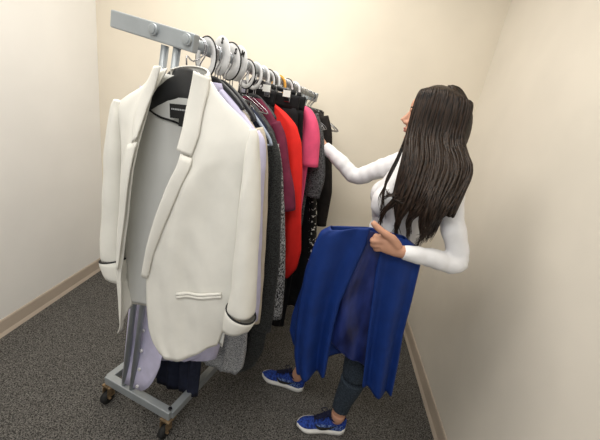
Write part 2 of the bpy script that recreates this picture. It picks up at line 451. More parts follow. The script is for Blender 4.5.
# --- speckled jacket
S = .335
g = garment('jacket', 'salt-and-pepper tweed jacket showing only its speckled sleeve behind the charcoal cardigan', 'jacket', S)
arm_hanger('black plastic hanger inside the tweed jacket', S, 'black_pl', w=.14, z0=-.13, drop=.11)
shell([(.05, 1.45), (.10, 1.40), (.14, 1.33), (.16, 1.25), (.18, 1.0), (.21, .6)], ty=.026, seed=9, fold=.005).build('body', M['charcoal'], g, solid=.004)
sleeves(g, M['tweed'], [(.13, 1.32), (.16, 1.22), (.213, .95), (.24, .764), (.256, .56)], [(.035, .025), (.043, .03), (.046, .03), (.044, .028)], 25)

# --- burgundy blouse
S = .385
g = garment('blouse', 'burgundy blouse with elbow-length sleeve hanging just in front of the scarlet dress', 'blouse', S)
arm_hanger('black plastic hanger inside the burgundy blouse', S, 'black_pl', w=.11, z0=-.10, drop=.07)
shell([(.04, 1.484), (.092, 1.442), (.14, 1.39), (.16, 1.33), (.165, 1.2), (.18, 1.0), (.185, .78)], ty=.026, seed=12, fold=.006).build('body', M['burg'], g, solid=.002)
sleeves(g, M['burg'], [(.115, 1.405), (.145, 1.345), (.172, 1.24), (.197, 1.16), (.222, 1.06)], [(.02, .018), (.038, .03), (.041, .032), (.040, .034)], 31)

# --- scarlet dress
S = .455
g = garment('dress', 'bright scarlet sleeveless dress with a rounded dipping hem', 'dress', S)
arm_hanger('black plastic hanger inside the scarlet dress', S, 'black_pl', w=.14, drop=.06, z0=-.105)
shell([(.06, 1.475), (.122, 1.446), (.178, 1.405), (.214, 1.335), (.236, 1.229), (.268, 1.02), (.297, .86), (.292, .77), (.259, .708), (.2, .69)], ty=.03, seed=14, fold=.007).build('body', M['red'], g, solid=.002)

# --- three black trousers on clip hangers
for i, (S, w, lab) in enumerate(((.42, .08, 'black trousers on a clip hanger wedged between the burgundy blouse and the scarlet dress'),
                                 (.51, .15, 'black trousers on a clip hanger just behind the scarlet dress'),
                                 (.57, .152, 'wide black trousers on a clip hanger just in front of the hot pink blouse'))):
    g = garment('trousers', lab, 'trousers', S, 'black trousers on clip hangers')
    clip_hanger(['black clip hanger just behind the burgundy blouse', 'black clip hanger just behind the scarlet dress', 'black clip hanger just in front of the hot pink blouse'][i], S, w=w * .86, z0=-.012)
    hz = (.55, .38, .34)[i]
    for sg in (0, 1):
        a, c = ((-w, -.004), (.004, w))[sg]
        shell([(c, 1.47), (c + .035 * sg, 1.2), (c + .07 * sg, .9), (c + .085 * sg, .6), (c + .085 * sg, hz)], [(a, 1.47), (a - .03 * (1 - sg), 1.2), (a + .01, .9), (a + .02, hz)], ty=.018, seed=40 + i * 2 + sg, fold=.003, kf=2).build('trouser_leg', M['black'], g, solid=.002)
    shell([(w + .001, 1.522), (w + .002, 1.465)], ty=.02, rows=4, fold=0).build('waistband', M['black'], g, solid=.003)

# --- hot pink blouse
S = .635
g = garment('blouse', 'hot pink short-sleeved blouse near the far end of the rack', 'blouse', S)
arm_hanger('white plastic hanger inside the hot pink blouse', S, 'white_pl', w=.16, drop=.06)
shell([(.08, 1.492), (.13, 1.486), (.165, 1.46), (.185, 1.41), (.19, 1.3), (.2, 1.0), (.2, .9)], ty=.03, seed=16, fold=.006).build('body', M['pink'], g, solid=.002)
sleeves(g, M['pink'], [(.125, 1.47), (.15, 1.45), (.172, 1.41), (.188, 1.34), (.198, 1.22)], [(.018, .02), (.036, .032), (.044, .038), (.046, .042), (.047, .044)], 35)

# --- dark grey knit
S = .70
g = garment('sweater', 'dark grey knit sweater hanging right behind the hot pink blouse', 'sweater', S)
arm_hanger('black plastic hanger inside the dark grey sweater', S, 'black_pl', w=.165)
shell([(.1, 1.49), (.15, 1.47), (.18, 1.42), (.195, 1.33), (.19, 1.1), (.195, .9), (.19, .8)], ty=.028, seed=18, fold=.005).build('body', M['gknit'], g, solid=.003)
sleeves(g, M['gknit'], [(.15, 1.45), (.183, 1.37), (.208, 1.27), (.226, 1.16), (.222, 1.06)], [(.03, .024), (.042, .03), (.044, .032), (.04, .03)], 37)

# --- black dress with printed trim
S = .765
g = garment('dress', 'long black dress with a black and white printed side behind the grey sweater', 'dress', S)
arm_hanger('black plastic hanger inside the long black printed dress', S, 'black_pl', w=.16)
shell([(.07, 1.48), (.12, 1.45), (.16, 1.4), (.17, 1.25), (.23, 1.0), (.265, .8), (.292, .6), (.312, .42), (.29, .36)], ty=.028, seed=20, fold=.007).build('body', M['black'], g, solid=.002)
b = shell([(.19, 1.12), (.234, 1.0), (.268, .8), (.285, .68)], [(.15, 1.12), (.20, 1.0), (.235, .8), (.255, .68)], ty=.033, seed=20, fold=.002, rows=20).build('printed_side', M['pattern'], g, solid=.002)

# --- black-brown dress at the end
S = .89
g = garment('dress', 'short black-brown dress with long sleeves hanging last on the rack beside the bare wall', 'dress', S)
arm_hanger('chrome wire hanger inside the black-brown dress', S, 'chrome', w=.17, rr=(.0025, .0025))
shell([(.07, 1.475), (.12, 1.465), (.16, 1.44), (.18, 1.35), (.19, 1.1), (.21, .83)], ty=.03, seed=22, fold=.006).build('body', M['brown'], g, solid=.002)
sleeves(g, M['brown'], [(.14, 1.445), (.172, 1.36), (.2, 1.2), (.226, 1.05), (.236, .85)], [(.03, .024), (.042, .03), (.045, .03), (.04, .028)], 43)
S = .95
g = garment('trousers', 'dark brown trousers folded on the last clip hanger at the far rack end', 'trousers', S)
clip_hanger('black clip hanger at the far rack end holding dark brown trousers', S, w=.11, z0=-.05)
shell([(.12, 1.47), (.15, 1.3), (.18, 1.0), (.18, .62)], ty=.02, seed=23, fold=.004).build('leg_pair', M['brown'], g, solid=.002)

# --- empty chrome hangers bunched at the far end
for i, (s, yw) in enumerate(((.82, .15), (.855, -.2), (1.0, .1), (1.02, -.25), (1.045, .3), (1.06, 0))):
    arm_hanger(['empty chrome wire hanger', 'empty chrome wire hanger', 'empty chrome wire hanger', 'empty chrome wire hanger', 'empty chrome wire hanger', 'empty chrome wire hanger'][i] + ' in the bunch at the far rail end', s, 'chrome', w=.19, rr=(.0022, .0022), group='empty wire hangers at the far rail end', yaw=yw)

# ------------------------------------------------------------------ the ivory blazer
S = .035
BM = RM(S) @ Matrix.Translation((.0944, -.1166, .195)) @ Matrix.Scale(.87, 4)      # hangs just outside the end frame
bz = thing('blazer', 'ivory open blazer with black piped cuffs hanging nearest on the rack', 'blazer', BM)
CU = -.05
th = thing('clothes_hanger', 'wide black plastic suit hanger inside the ivory blazer', 'hanger', BM @ Matrix.Translation((0, 0, zr(S))), 'hangers on the rail')
b = MB(); HK = [RM(S, zr(S)) @ Vector((p[0], p[1], p[2])) for p in HOOK[3:]]; n0 = BM @ Vector((CU, .01, zr(S) - .06))
b.tube(catmull([n0, n0 + Vector((0, 0, .022)), RM(S, zr(S)) @ Vector((.012, -.035, -.05))] + HK, 4), .0022, 8, up=(0, 1, 0)); b.build('hook', M['chrome'], th, world=True)
R = []
hp = [(-.175, -.185, .014), (-.15, -.16, .024), (-.115, -.128, .034), (-.075, -.095, .046), (-.03, -.08, .05), (.03, -.08, .05), (.075, -.095, .046), (.115, -.128, .034), (.15, -.16, .024), (.175, -.185, .014)]
b = MB()
for x, z, h in hp:
    R.append([(CU + x, .020 + .014 * math.cos(q) - .012 * (abs(x) / .2) ** 2, z - .038 + h * math.sin(q)) for q in [2 * PI * k / 14 for k in range(14)]])
b.rings(R); b.build('arms', M['black_pl'], th)

RB = [(.056, 1.512), (.086, 1.482), (.124, 1.455), (.172, 1.428), (.212, 1.402), (.232, 1.378), (.219, 1.325), (.206, 1.277), (.199, 1.221), (.204, 1.042), (.213, .814), (.2, .701), (.168, .572)]
LE = [(.022, 1.531), (.014, 1.48), (.008, 1.42), (.008, 1.36), (.003, 1.296), (.010, 1.233), (-.022, 1.166), (-.055, 1.074), (-.083, .982), (-.109, .874), (-.120, .764), (-.118, .669), (-.106, .57), (-.084, .515), (-.045, .480)]
LE2 = [(-.094, 1.53), (-.125, 1.48), (-.15, 1.441), (-.165, 1.328), (-.19, 1.15), (-.22, .95), (-.245, .75), (-.255, .6), (-.265, .5), (-.285, .46)]
def edge_mid(L, z):
    for a, c in zip(L, L[1:]):
        if a[1] >= z >= c[1]:
            k = (a[1] - z) / max(1e-6, a[1] - c[1]); return lerp(a[0], c[0], k)
    return L[-1][0]
def panel(E, Rr, sgn, seed):
    rows = []
    N, Mm = 70, 40
    for i in range(N + 1):
        t = i / N
        e = sample(E, t); r = sample(Rr, t)
        row = []
        for j in range(Mm + 1):
            w = j / Mm
            u = lerp(e[0], r[0], w); z = lerp(e[1], r[1], w)
            z -= .036 * math.sin(PI * min(1, w * 1.15)) * t ** 10
            if w < .12 and t > .9: z += .0 
            dn = smooth01((1.52 - z) / .35)
            y = -(.018 + .05 * dn) * (1 - w ** 2.4) - .004
            # soft drape folds running down from the chest and the shoulder
            y += .0075 * dn * math.sin(9 * w + 2.2 * t + seed) * smooth01(w * 3) * (1 - w ** 4)
            y += .005 * math.sin(20 * w - 6 * t + seed * 2) * dn * (1 - w ** 3) * smooth01((t - .3) * 2) * smooth01(w * 4)
            y += (.010 * noise.noise((u * 6, seed, z * 3.2)) + .0045 * noise.noise((u * 17 + z * 5, seed, z * 7))) * dn * (1 - w ** 4)
            row.append((u, y, z))
        rows.append(row)
    b = MB(); b.grid(rows); return b, rows
bR, rowsR = panel(LE, RB, 1, 1.0)
fp = bR.build('front_panel', M['blazer'], bz, solid=.004)
bL, rowsL = panel(LE2, mirror(RB, CU), -1, 2.3)
bL.build('front_panel', M['blazer'], bz, solid=.004)
def front_y(rows, u, z):
    best = min((p for r in rows for p in r), key=lambda p: (p[0] - u) ** 2 + (p[2] - z) ** 2); return best[1]
# back and lining
def backpan(off, name, m, zlo):
    Rr = RB[:-1] + [(.19, .57)]; rows = []
    for i in range(51):
        t = i / 50; r = sample(Rr, t); l = sample(mirror(Rr, CU), t); row = []
        for j in range(41):
            w = j / 40
            z = lerp(l[1], r[1], w); u = lerp(l[0], r[0], w)
            if t < .3: z += .0
            dn = smooth01((1.52 - z) / .3)
            sdl = abs(2 * w - 1)
            y = (.022 + .030 * dn) * (1 - sdl ** 2.6) - .002 + off * (1 - sdl ** 6)
            y += .004 * math.sin(w * 21) * dn * (1 - sdl ** 2) + .006 * noise.noise((u * 5, 8.1, z * 4)) * (1 - sdl ** 4)
            row.append((u, y, max(z, zlo)))
        rows.append(row)
    b = MB(); b.grid(rows); return b.build(name, m, bz, solid=.003), rows
backpan(0, 'back_panel', M['blazer'], .50)
ln, rowsB = backpan(-.008, 'lining', M['lining'], .58)
b = MB(); b.tube(catmull([(-.235, front_y(rowsB, -.235, 1.4) - .004, 1.405), (-.17, front_y(rowsB, -.17, 1.38) - .004, 1.375), (-.11, front_y(rowsB, -.11, 1.37) - .004, 1.368), (-.03, front_y(rowsB, -.03, 1.36) - .004, 1.36), (.06, front_y(rowsB, .06, 1.385) - .004, 1.385)], 6), .0035, 8); b.build('neck_piping', M['piping'], ln)
yl = front_y(rowsB, -.06, 1.41) - .016
b = MB(); b.box((-.066, yl, 1.405), (.075, .002, .045), Matrix.Rotation(-.08, 3, 'Y'))
lb = b.build('brand_label', M['ink'], ln, smooth=False)
b = MB(); b.box((-.05, yl + .001, 1.372), (.032, .002, .026)); b.build('size_tab', M['ink'], lb, smooth=False)
b = MB()
for k in range(9): b.box((-.094 + .007 * k, yl - .0015, 1.409 + .0006 * k * .8), (.0042, .001, .005))
b.build('label_stitching', M['grey_pl'], lb, smooth=False)
# collar and lapels
def strip(pa, pb, name, lift=.012, parent=bz, rows_src=rowsR, n=26, m=10, roll=.008, curl=0):
    rows = []
    for i in range(n + 1):
        t = i / n; a = sample(pa, t); c = sample(pb, t); row = []
        for j in range(m + 1):
            w = j / m; u = lerp(a[0], c[0], w); z = lerp(a[1], c[1], w)
            y = front_y(rows_src, u, z) - .005 - lift * (math.sin(PI * (w * .88 + .08)) ** .6) - roll * (1 - w)
            row.append((u, y, z))
        rows.append(row)
    # soften depth steps
    for _ in range(3):
        for i in range(1, n):
            for j in range(m + 1):
                p = rows[i][j]; rows[i][j] = (p[0], (rows[i - 1][j][1] + p[1] + rows[i + 1][j][1]) / 3, p[2])
    b = MB(); b.grid(rows); return b.build(name, M['blazer'], parent, solid=.005)
strip([(.020, 1.533), (.013, 1.48), (.007, 1.42), (.007, 1.36), (.001, 1.298)], [(.060, 1.522), (.064, 1.48), (.060, 1.422), (.060, 1.353), (.046, 1.288)], 'collar', lift=.009)
strip([(.016, 1.289), (.009, 1.245), (-.023, 1.166), (-.056, 1.074), (-.084, .982), (-.112, .88), (-.126, .81)], [(.048, 1.281), (.050, 1.255), (.014, 1.158), (-.012, 1.09), (-.040, 1.02), (-.081, .902), (-.109, .80)], 'lapel', lift=.007)
strip([(-.105, 1.532), (-.125, 1.46), (-.145, 1.40), (-.165, 1.30)], [(-.15, 1.525), (-.19, 1.452), (-.2, 1.37), (-.19, 1.28)], 'collar', rows_src=rowsL)
strip([(-.165, 1.29), (-.188, 1.15), (-.22, .95), (-.24, .80)], [(-.21, 1.27), (-.24, 1.12), (-.25, .94), (-.25, .79)], 'lapel', rows_src=rowsL, lift=.008)
# back of the collar standing round the neck
rows = []
for i in range(25):
    q = lerp(-.12, PI + .12, i / 24)
    cx, cy = CU + .012 + .066 * math.cos(q), .004 + .040 * math.sin(q)
    zz = 1.527 + .022 * math.sin(max(0, min(PI, q)))
    rows.append([(cx * 1.0 + (cx - CU) * k * .12, cy + .012 * k, zz + .012 * math.sin(k * PI) - .03 * k) for k in (0, .25, .5, .75, 1)])
b = MB(); b.grid(rows); b.build('collar_back', M['blazer'], bz, solid=.004)
# welt pocket
for (P, rw) in ((((.018, .784), (.180, .828), (.184, .807), (.022, .761)), rowsR), (((-.12 - .15, .83), (-.12 - .17, .835), (-.12 - .172, .815), (-.12 - .152, .81)), rowsL)):
    if rw is rowsL: continue
    for part, (za, zb, li, mm) in dict(a=(0, .48, .009, 'blazer'), b=(.56, 1, .008, 'blazer')).items():
        rows = []
        for i in range(15):
            t = i / 14
            top = (lerp(P[0][0], P[1][0], t), lerp(P[0][1], P[1][1], t)); bot = (lerp(P[3][0], P[2][0], t), lerp(P[3][1], P[2][1], t))
            row = []
            for k in range(5):
                w = lerp(za, zb, k / 4); u = lerp(top[0], bot[0], w); z = lerp(top[1], bot[1], w)
                row.append((u, front_y(rw, u, z) - .003 - li * math.sin(PI * (.15 + .7 * k / 4)), z))
            rows.append(row)
        b = MB(); b.grid(rows); b.build('pocket_welt', M['blazer'], bz, solid=.003)
    rows = []
    for i in range(15):
        t = i / 14
        top = (lerp(P[0][0], P[1][0], t), lerp(P[0][1], P[1][1], t)); bot = (lerp(P[3][0], P[2][0], t), lerp(P[3][1], P[2][1], t))
        rows.append([(lerp(top[0], bot[0], w), front_y(rw, lerp(top[0], bot[0], w), lerp(top[1], bot[1], w)) - .0035, lerp(top[1], bot[1], w)) for w in (.42, .62)])
    b = MB(); b.grid(rows); b.build('pocket_slit', M['lining'], bz, solid=.002)
# sleeves with piped turned-up cuffs
SLV = [(.222, 1.400), (.228, 1.375), (.230, 1.335), (.2355, 1.275), (.240, 1.197), (.251, 1.0), (.258, .85), (.2585, .772)]
SR = [(.008, .012), (.028, .034), (.043, .046), (.045, .05), (.046, .05), (.047, .05), (.048, .05), (.048, .048)]
for k, P in enumerate((SLV, mirror(SLV, CU))):
    sl = sleeve(P, SR, 50 + k * 4, wr=.0028, n=32, y=-.012).build('sleeve', M['blazer'], bz, solid=.003)
    cu_ = mirror([(.0, 0)], CU)[0][0] if k else 0
    X = lambda u: (2 * CU - u) if k else u
    ring = [(X(.2585 + .054 * math.cos(q)), -.012 + .051 * math.sin(q), .768 + .012 * math.cos(q) * 0 + (-.016) * math.cos(q)) for q in [2 * PI * i / 32 for i in range(33)]]
    b = MB(); b.tube(ring, .0034, 8); b.build('cuff_piping', M['piping'], sl)
    G = []
    for f, rx, ry, zz, cx in ((0, .054, .051, .746, .2585), (.3, .0555, .052, .729, .2565), (.6, .053, .05, .706, .252), (.85, .049, .047, .684, .248), (1, .045, .043, .668, .245)):
        G.append([(X(cx + rx * math.cos(q)), -.012 + ry * math.sin(q), zz + .022 - .016 * math.cos(q) * (1 - f) - .012 * f * math.sin(q * 2) + .006 * f * math.cos(3 * q)) for q in [2 * PI * i / 32 for i in range(32)]])
    b = MB(); b.rings(G, cap=False); b.build('cuff', M['blazer'], sl, solid=.004)

# ------------------------------------------------------------------ the royal blue skirt she holds up
sk = thing('skirt', 'royal blue flared skirt with dark satin lining, held up by the woman in white', 'skirt', Matrix.Translation((.22, 1.15, .40)))
fL = [(.062, 1.088), (.030, 1.062), (.018, 1.01), (.003, .90), (.001, .772), (.009, .629), (.022, .50), (.046, .406)]
fR = [(.315, 1.105), (.372, 1.075), (.392, 1.017), (.403, .869), (.412, .707), (.431, .561), (.447, .401)]
sL = [(.190, 1.130), (.188, 1.06), (.175, .981), (.147, .807), (.145, .70), (.150, .589), (.157, .44)]
sR = [(.236, 1.125), (.243, 1.036), (.247, .963), (.269, .79), (.28, .70), (.291, .626), (.320, .427)]
N = 60
def sk_row(t):
    a, b_, c, d = sample(fL, t), sample(sL, t), sample(sR, t), sample(fR, t)
    yf = 1.112; yb = lerp(1.165, 1.185, t)
    row = []
    am = .006 + .029 * t
    def pt(p, q, w, y, kk, ph):
        u = lerp(p[0], q[0], w); z = lerp(p[1], q[1], w)
        return (u, y + am * math.sin(kk * w * PI + ph) * min(1, 6 * w, 6 * (1 - w)), z)
    m = 22
    for j in range(m + 1):                 # left front, from the slit outwards
        w = j / m
        x = pt(b_, a, w, yf + .012 * w, 2.3, -.55 + t * .15)
        if w < .3: x = (x[0], x[1] - .012 * math.sin(PI * w / .3) * (.4 + t), x[2])
        row.append(x)
    for j in range(1, 7):                  # round the left fold
        q = PI / 2 * 0 + PI * j / 7
        row.append((a[0] - .010 * math.sin(q), lerp(yf + .012, yb, (1 - math.cos(q)) / 2), a[1] + .004 * math.sin(q)))
    for j in range(31):                    # back layer
        w = j / 30
        u = lerp(a[0], d[0], w); z = lerp(a[1], d[1], w) + .014 * math.sin(PI * w) * (1 - t) + .10 * smooth01((t - .8) * 5) * math.sin(PI * w) ** .6
        row.append((u, yb + .5 * am * math.sin(13 * w + 1 + t), z))
    for j in range(1, 7):
        q = PI * j / 7
        row.append((d[0] + .010 * math.sin(q), lerp(yb, yf + .012, (1 - math.cos(q)) / 2), d[1]))
    for j in range(m + 1):
        w = j / m
        x = pt(d, c, w, yf + .012 * (1 - w), 2.3, 1.9 - t * .6)
        if w > .75: x = (x[0], x[1] - .010 * math.sin(PI * (w - .75) / .25) * (.4 + t), x[2])
        row.append(x)
    return row
b = MB(); b.grid([sk_row(i / N) for i in range(N + 1)]); b.build('outer_panel', M['royal'], sk, solid=.003, world=True)
rows = []
for i in range(N + 1):
    t = i / N; l = sample(sL, t * .93); r = sample(sR, t * .93); row = []
    for j in range(25):
        w = j / 24
        u = lerp(l[0] - .03, r[0] + .03, w); z = lerp(l[1], r[1], w)
        z = min(z, 1.11)
        y = 1.134 + .010 * t + .009 * (.3 + t) * math.sin(w * 10 + 2.2 * math.sin(t * 5) + t * 2) + .006 * noise.noise((u * 20, 2, z * 9))
        z = max(z, lerp(.60, .49, w))
        row.append((u, y, z))
    rows.append(row)
b = MB(); b.grid(rows); b.build('lining', M['satin'], sk, solid=.002, world=True)
# narrow flap of the rear panel hanging out to the left
fl = [(.03, 1.03), (.005, .9), (-.016, .75), (-.028, .65), (-.026, .57)]; fr = [(.07, 1.03), (.07, .9), (.065, .75), (.062, .62), (.05, .53)]
rows = []
for i in range(31):
    t = i / 30; l = sample(fl, t); r = sample(fr, t)
    rows.append([(lerp(l[0], r[0], w), 1.188 + .006 * math.sin(w * 8 + t), lerp(l[1], r[1], w) - .05 * smooth01((t - .6) * 2.5) * math.sin(PI * w)) for w in [j / 12 for j in range(13)]])
b = MB(); b.grid(rows); b.build('side_flap', M['royal'], sk, solid=.002, world=True)

# ------------------------------------------------------------------ the woman
pw = thing('person', 'woman with long dark hair in a white top, reaching into the rack', 'person', Matrix.Translation((.2, 1.34, 0)))
FW = Vector((-.985, .17, 0)).normalized()             # the way her face points
SD = Vector((0, 0, 1)).cross(FW) * 1                  # her left
HC = Vector((.358, 1.36, 1.52))
HR = Matrix((FW, SD, Vector((0, 0, 1)))).transposed()  # head frame: x forward, y her left, z up
def hp_(x, y, z): return HC + HR @ Vector((x, y, z))

shN, elN, wrN = Vector((.420, 1.195, 1.335)), Vector((.515, 1.13, 1.062)), Vector((.300, 1.092, 1.070))
shF, elF, wrF = Vector((.315, 1.53, 1.315)), Vector((.145, 1.62, 1.205)), Vector((-.035, 1.665, 1.315))
hipN, knN, anN = Vector((.335, 1.27, .84)), Vector((.305, 1.255, .46)), Vector((.284, 1.245, .085))
hipF, knF, anF = Vector((.33, 1.43, .84)), Vector((.19, 1.46, .47)), Vector((.058, 1.45, .085))

def torso(b, off=0, z0=.80, z1=1.40):
    # (z, cx, cy, half depth, half width)
    T = [(.74, .335, 1.35, .085, .135), (.80, .336, 1.35, .105, .165), (.88, .340, 1.35, .108, .168), (.96, .336, 1.352, .098, .145), (1.04, .330, 1.354, .090, .126), (1.10, .328, 1.356, .092, .126),
         (1.17, .330, 1.358, .104, .138), (1.22, .336, 1.36, .108, .146), (1.28, .352, 1.361, .095, .158), (1.325, .362, 1.362, .078, .160), (1.36, .364, 1.362, .062, .120), (1.385, .362, 1.362, .052, .070)]
    R = []
    rot = Matrix.Rotation(-.17 + math.radians(6), 3, 'Z')
    for z, cx, cy, dp, wd in T:
        if not z0 <= z <= z1: continue
        ring = []
        for k in range(28):
            q = 2 * PI * k / 28
            p = rot @ Vector(((dp + off) * math.cos(q), (wd + off) * math.copysign(abs(math.sin(q)) ** .9, math.sin(q)), 0))
            ring.append(Vector((cx, cy, z)) + p)
        R.append(ring)
    b.rings(R)
    if z1 > 1.2:
        for sg in (-1, 1):
            b.ell(Vector((.262, 1.36, 1.185)) + rot @ Vector((.0, sg * .068, 0)), (.050 + off, .056 + off, .055 + off))

def limb(b, pts, r, n=18):
    P = catmull(pts, 5); m = len(P)
    b.tube(P, [sample([(x,) for x in r], 0)[0] if False else sample([(i, x) for i, x in enumerate(r)], i / (m - 1))[1] for i in range(m)], n)

body = MB()
torso(body)
body.tube([(.36, 1.362, 1.34), (.357, 1.361, 1.40), (.35, 1.36, 1.47)], [.055, .047, .047], 18)
# head
body.ell(hp_(-.018, 0, .018), (.092, .072, .088), HR); body.ell(hp_(.028, 0, -.03), (.062, .056, .075), HR)
body.ell(hp_(.052, 0, -.072), (.030, .036, .030), HR); body.ell(hp_(.045, 0, .035), (.048, .055, .048), HR)
body.tube([hp_(.084, 0, .015), hp_(.094, 0, -.005), hp_(.108, 0, -.024), hp_(.100, 0, -.031)], [.008, .010, .0125, .008], 12)
for sg in (-1, 1):
    body.ell(hp_(.095, sg * .011, -.029), (.010, .008, .007), HR)
    body.ell(hp_(.072, sg * .033, -.024), (.018, .018, .016), HR)
    body.ell(hp_(.080, sg * .028, .021), (.012, .026, .007), HR)
    body.ell(hp_(-.012, sg * .073, -.008), (.018, .008, .030), HR)
body.ell(hp_(.087, 0, -.050), (.009, .020, .006), HR); body.ell(hp_(.084, 0, -.058), (.009, .017, .0065), HR)
body.ell(hp_(.074, 0, -.084), (.014, .016, .013), HR)
# arms
limb(body, [shN + Vector((-.03, .05, .0)), shN, lerp(shN, elN, .5), elN, lerp(elN, wrN, .45), wrN], [.040, .042, .033, .027, .026, .0225])
limb(body, [shF + Vector((.03, -.05, 0)), shF, lerp(shF, elF, .5), elF, lerp(elF, wrF, .45), wrF], [.042, .042, .034, .030, .029, .023])
# legs
limb(body, [hipN, lerp(hipN, knN, .5) + Vector((-.01, 0, 0)), knN, lerp(knN, anN, .35) + Vector((.012, 0, 0)), lerp(knN, anN, .8), anN], [.088, .076, .055, .054, .036, .034])
limb(body, [hipF, lerp(hipF, knF, .5) + Vector((-.01, 0, 0)), knF, lerp(knF, anF, .35) + Vector((.012, 0, 0)), lerp(knF, anF, .8), anF], [.088, .076, .055, .054, .036, .034])
shoeN = (Vector((.333, 1.252, 0)), Vector((.092, 1.222, 0))); shoeF = (Vector((.105, 1.443, 0)), Vector((-.138, 1.482, 0)))
for (h, t), an in ((shoeN, anN), (shoeF, anF)):
    d = (t - h).normalized()
    body.tube([h + d * .045 + Vector((0, 0, .052)), h + d * .09 + Vector((0, 0, .050)), h + d * .15 + Vector((0, 0, .036)), h + d * .205 + Vector((0, 0, .030))], [.020, .024, .018, .010], 14)
    body.ell(an + Vector((0, 0, -.002)), (.033, .030, .034))
# near (left) hand: back of the hand to the camera, fist closed on the waistband, thumb up along the edge
kn0 = [Vector((.238, 1.085, 1.114)), Vector((.232, 1.083, 1.098)), Vector((.235, 1.085, 1.082)), Vector((.243, 1.088, 1.067))]   # index .. little
palm = [(wrN, .024, .020), (Vector((.284, 1.089, 1.076)), .027, .016), (Vector((.262, 1.086, 1.086)), .033, .0155), (Vector((.242, 1.085, 1.092)), .033, .0145)]
body.tube([p for p, a, c in palm], [(a_, c_) for p, a_, c_ in [(p, c, a) for p, a, c in palm]], 18, up=(0, 0, 1))
for i, k in enumerate(kn0):
    L1 = (.038, .042, .039, .031)[i]
    mid = k + Vector((-L1 * .62, .010, -.010)); f2 = mid + Vector((.003, .028, -.004)); f3 = f2 + Vector((.020, .006, -.002))
    rr = (.0092, .0095, .009, .0078)[i]
    body.tube(catmull([k + Vector((.020, .0, .004)), k, mid, f2, f3], 4), [rr * q for q in [1.08] * 5 + [1.05] * 4 + [1.0] * 4 + [.93] * 3 + [.8]], 12)
body.tube(catmull([(.292, 1.086, 1.088), (.262, 1.078, 1.117), (.228, 1.074, 1.134), (.200, 1.076, 1.150), (.184, 1.080, 1.162)], 4), [.017] * 3 + [.016] * 2 + [.0135] * 3 + [.012] * 4 + [.0115] * 3 + [.010, .008], 14)
# far (right) hand: reaching between the hangers, fingers hooked on a garment
dF = (wrF - elF).normalized(); hF = wrF + dF * .04
body.tube([wrF, wrF + dF * .03, wrF + dF * .065, wrF + dF * .085], [(.021, .019), (.015, .030), (.013, .036), (.012, .036)], 16, up=(0, .6, .8))
for i in range(4):
    base = wrF + dF * .075 + Vector((0, -.021 + .014 * i, .008 - .008 * i))
    L1 = (.036, .040, .037, .029)[i]
    body.tube(catmull([base, base + dF * L1, base + dF * (L1 * 1.45) + Vector((0, .004, -.018)), base + dF * (L1 * 1.5) + Vector((0, .004, -.038))], 3), [.0095] * 4 + [.0088] * 3 + [.008, .0075, .0065], 10)
body.tube(catmull([wrF + dF * .02 + Vector((0, -.02, 0)), wrF + dF * .05 + Vector((.005, -.042, -.005)), wrF + dF * .085 + Vector((.0, -.046, -.014))], 4), [.013] * 3 + [.012] * 3 + [.011, .010, .008], 12)
bo = remesh(body, .0042, 3).build('body', M['skin'], pw, world=True)
# face details
b = MB(); b.ell(hp_(.0905, 0, -.0495), (.007, .017, .0045), HR); b.ell(hp_(.0885, 0, -.058), (.007, .0145, .0052), HR); b.build('lips', M['lips'], pw, world=True)
for sg in (-1, 1):
    b = MB(); b.ell(hp_(.0715, sg * .031, .004), (.0115, .0135, .0095), HR); e = b.build('eye', M['eyew'], pw, world=True)
    b = MB(); b.ell(hp_(.0812, sg * .031, .004), (.003, .0055, .0055), HR); b.build('iris', M['iris'], e, world=True)
    b = MB(); b.tube([hp_(.088, sg * .014, .024), hp_(.088, sg * .032, .030), hp_(.076, sg * .050, .025)], [(.0028, .002), (.0032, .002), (.0016, .0012)], 8); b.build('eyebrow', M['hair'], pw, world=True)

# white long-sleeved top
tb = MB()
torso(tb, .012, z0=.87)
tb.tube([(.36, 1.362, 1.36), (.357, 1.361, 1.405)], [.062, .056], 18)
def wl(p, r, sd):                                        # a limb with cloth wrinkles
    P = catmull(p, 9); m = len(P)
    for i in range(m): P[i] = P[i]
    rr = [sample([(k, x) for k, x in enumerate(r)], i / (m - 1))[1] for i in range(m)]
    rr = [x * (1 + .035 * math.sin(i * 1.9 + sd) + .03 * math.sin(i * .9 + sd * 2)) for i, x in enumerate(rr)]
    tb.tube(P, rr, 22)
wl([shN + Vector((-.03, .05, .0)), shN, lerp(shN, elN, .5), elN + Vector((.006, 0, -.004)), lerp(elN, wrN, .45) + Vector((0, 0, -.004)), wrN + Vector((.014, 0, -.001))], [.049, .050, .042, .037, .0345, .0265], 1)
wl([shF + Vector((.03, -.05, 0)), shF, lerp(shF, elF, .5), elF, lerp(elF, wrF, .45), wrF + Vector((-.0, 0, 0))], [.049, .050, .043, .039, .0365, .0275], 3)
ts = remesh(tb, .006, 3)
vv = []
for x, y, z in ts.v:                                     # soft diagonal creases in the jersey
    torsoish = smooth01((1.34 - z) / .1) * smooth01((y - 1.2) / .06)
    d = .0035 * math.sin(z * 95 + x * 60 + 3 * noise.noise((x * 6, y * 6, z * 6))) * torsoish * smooth01((1.2 - z) / .15 + .3)
    d += .004 * noise.noise((x * 26, y * 26, z * 22))
    c = Vector((.335, 1.356, z)); n_ = Vector((x, y, z)) - c
    n_ = n_.normalized() if n_.length > 0 else n_
    vv.append((x + n_.x * d, y + n_.y * d, z))
ts.v = vv
ts.build('long_sleeved_top', M['shirt'], pw, world=True)
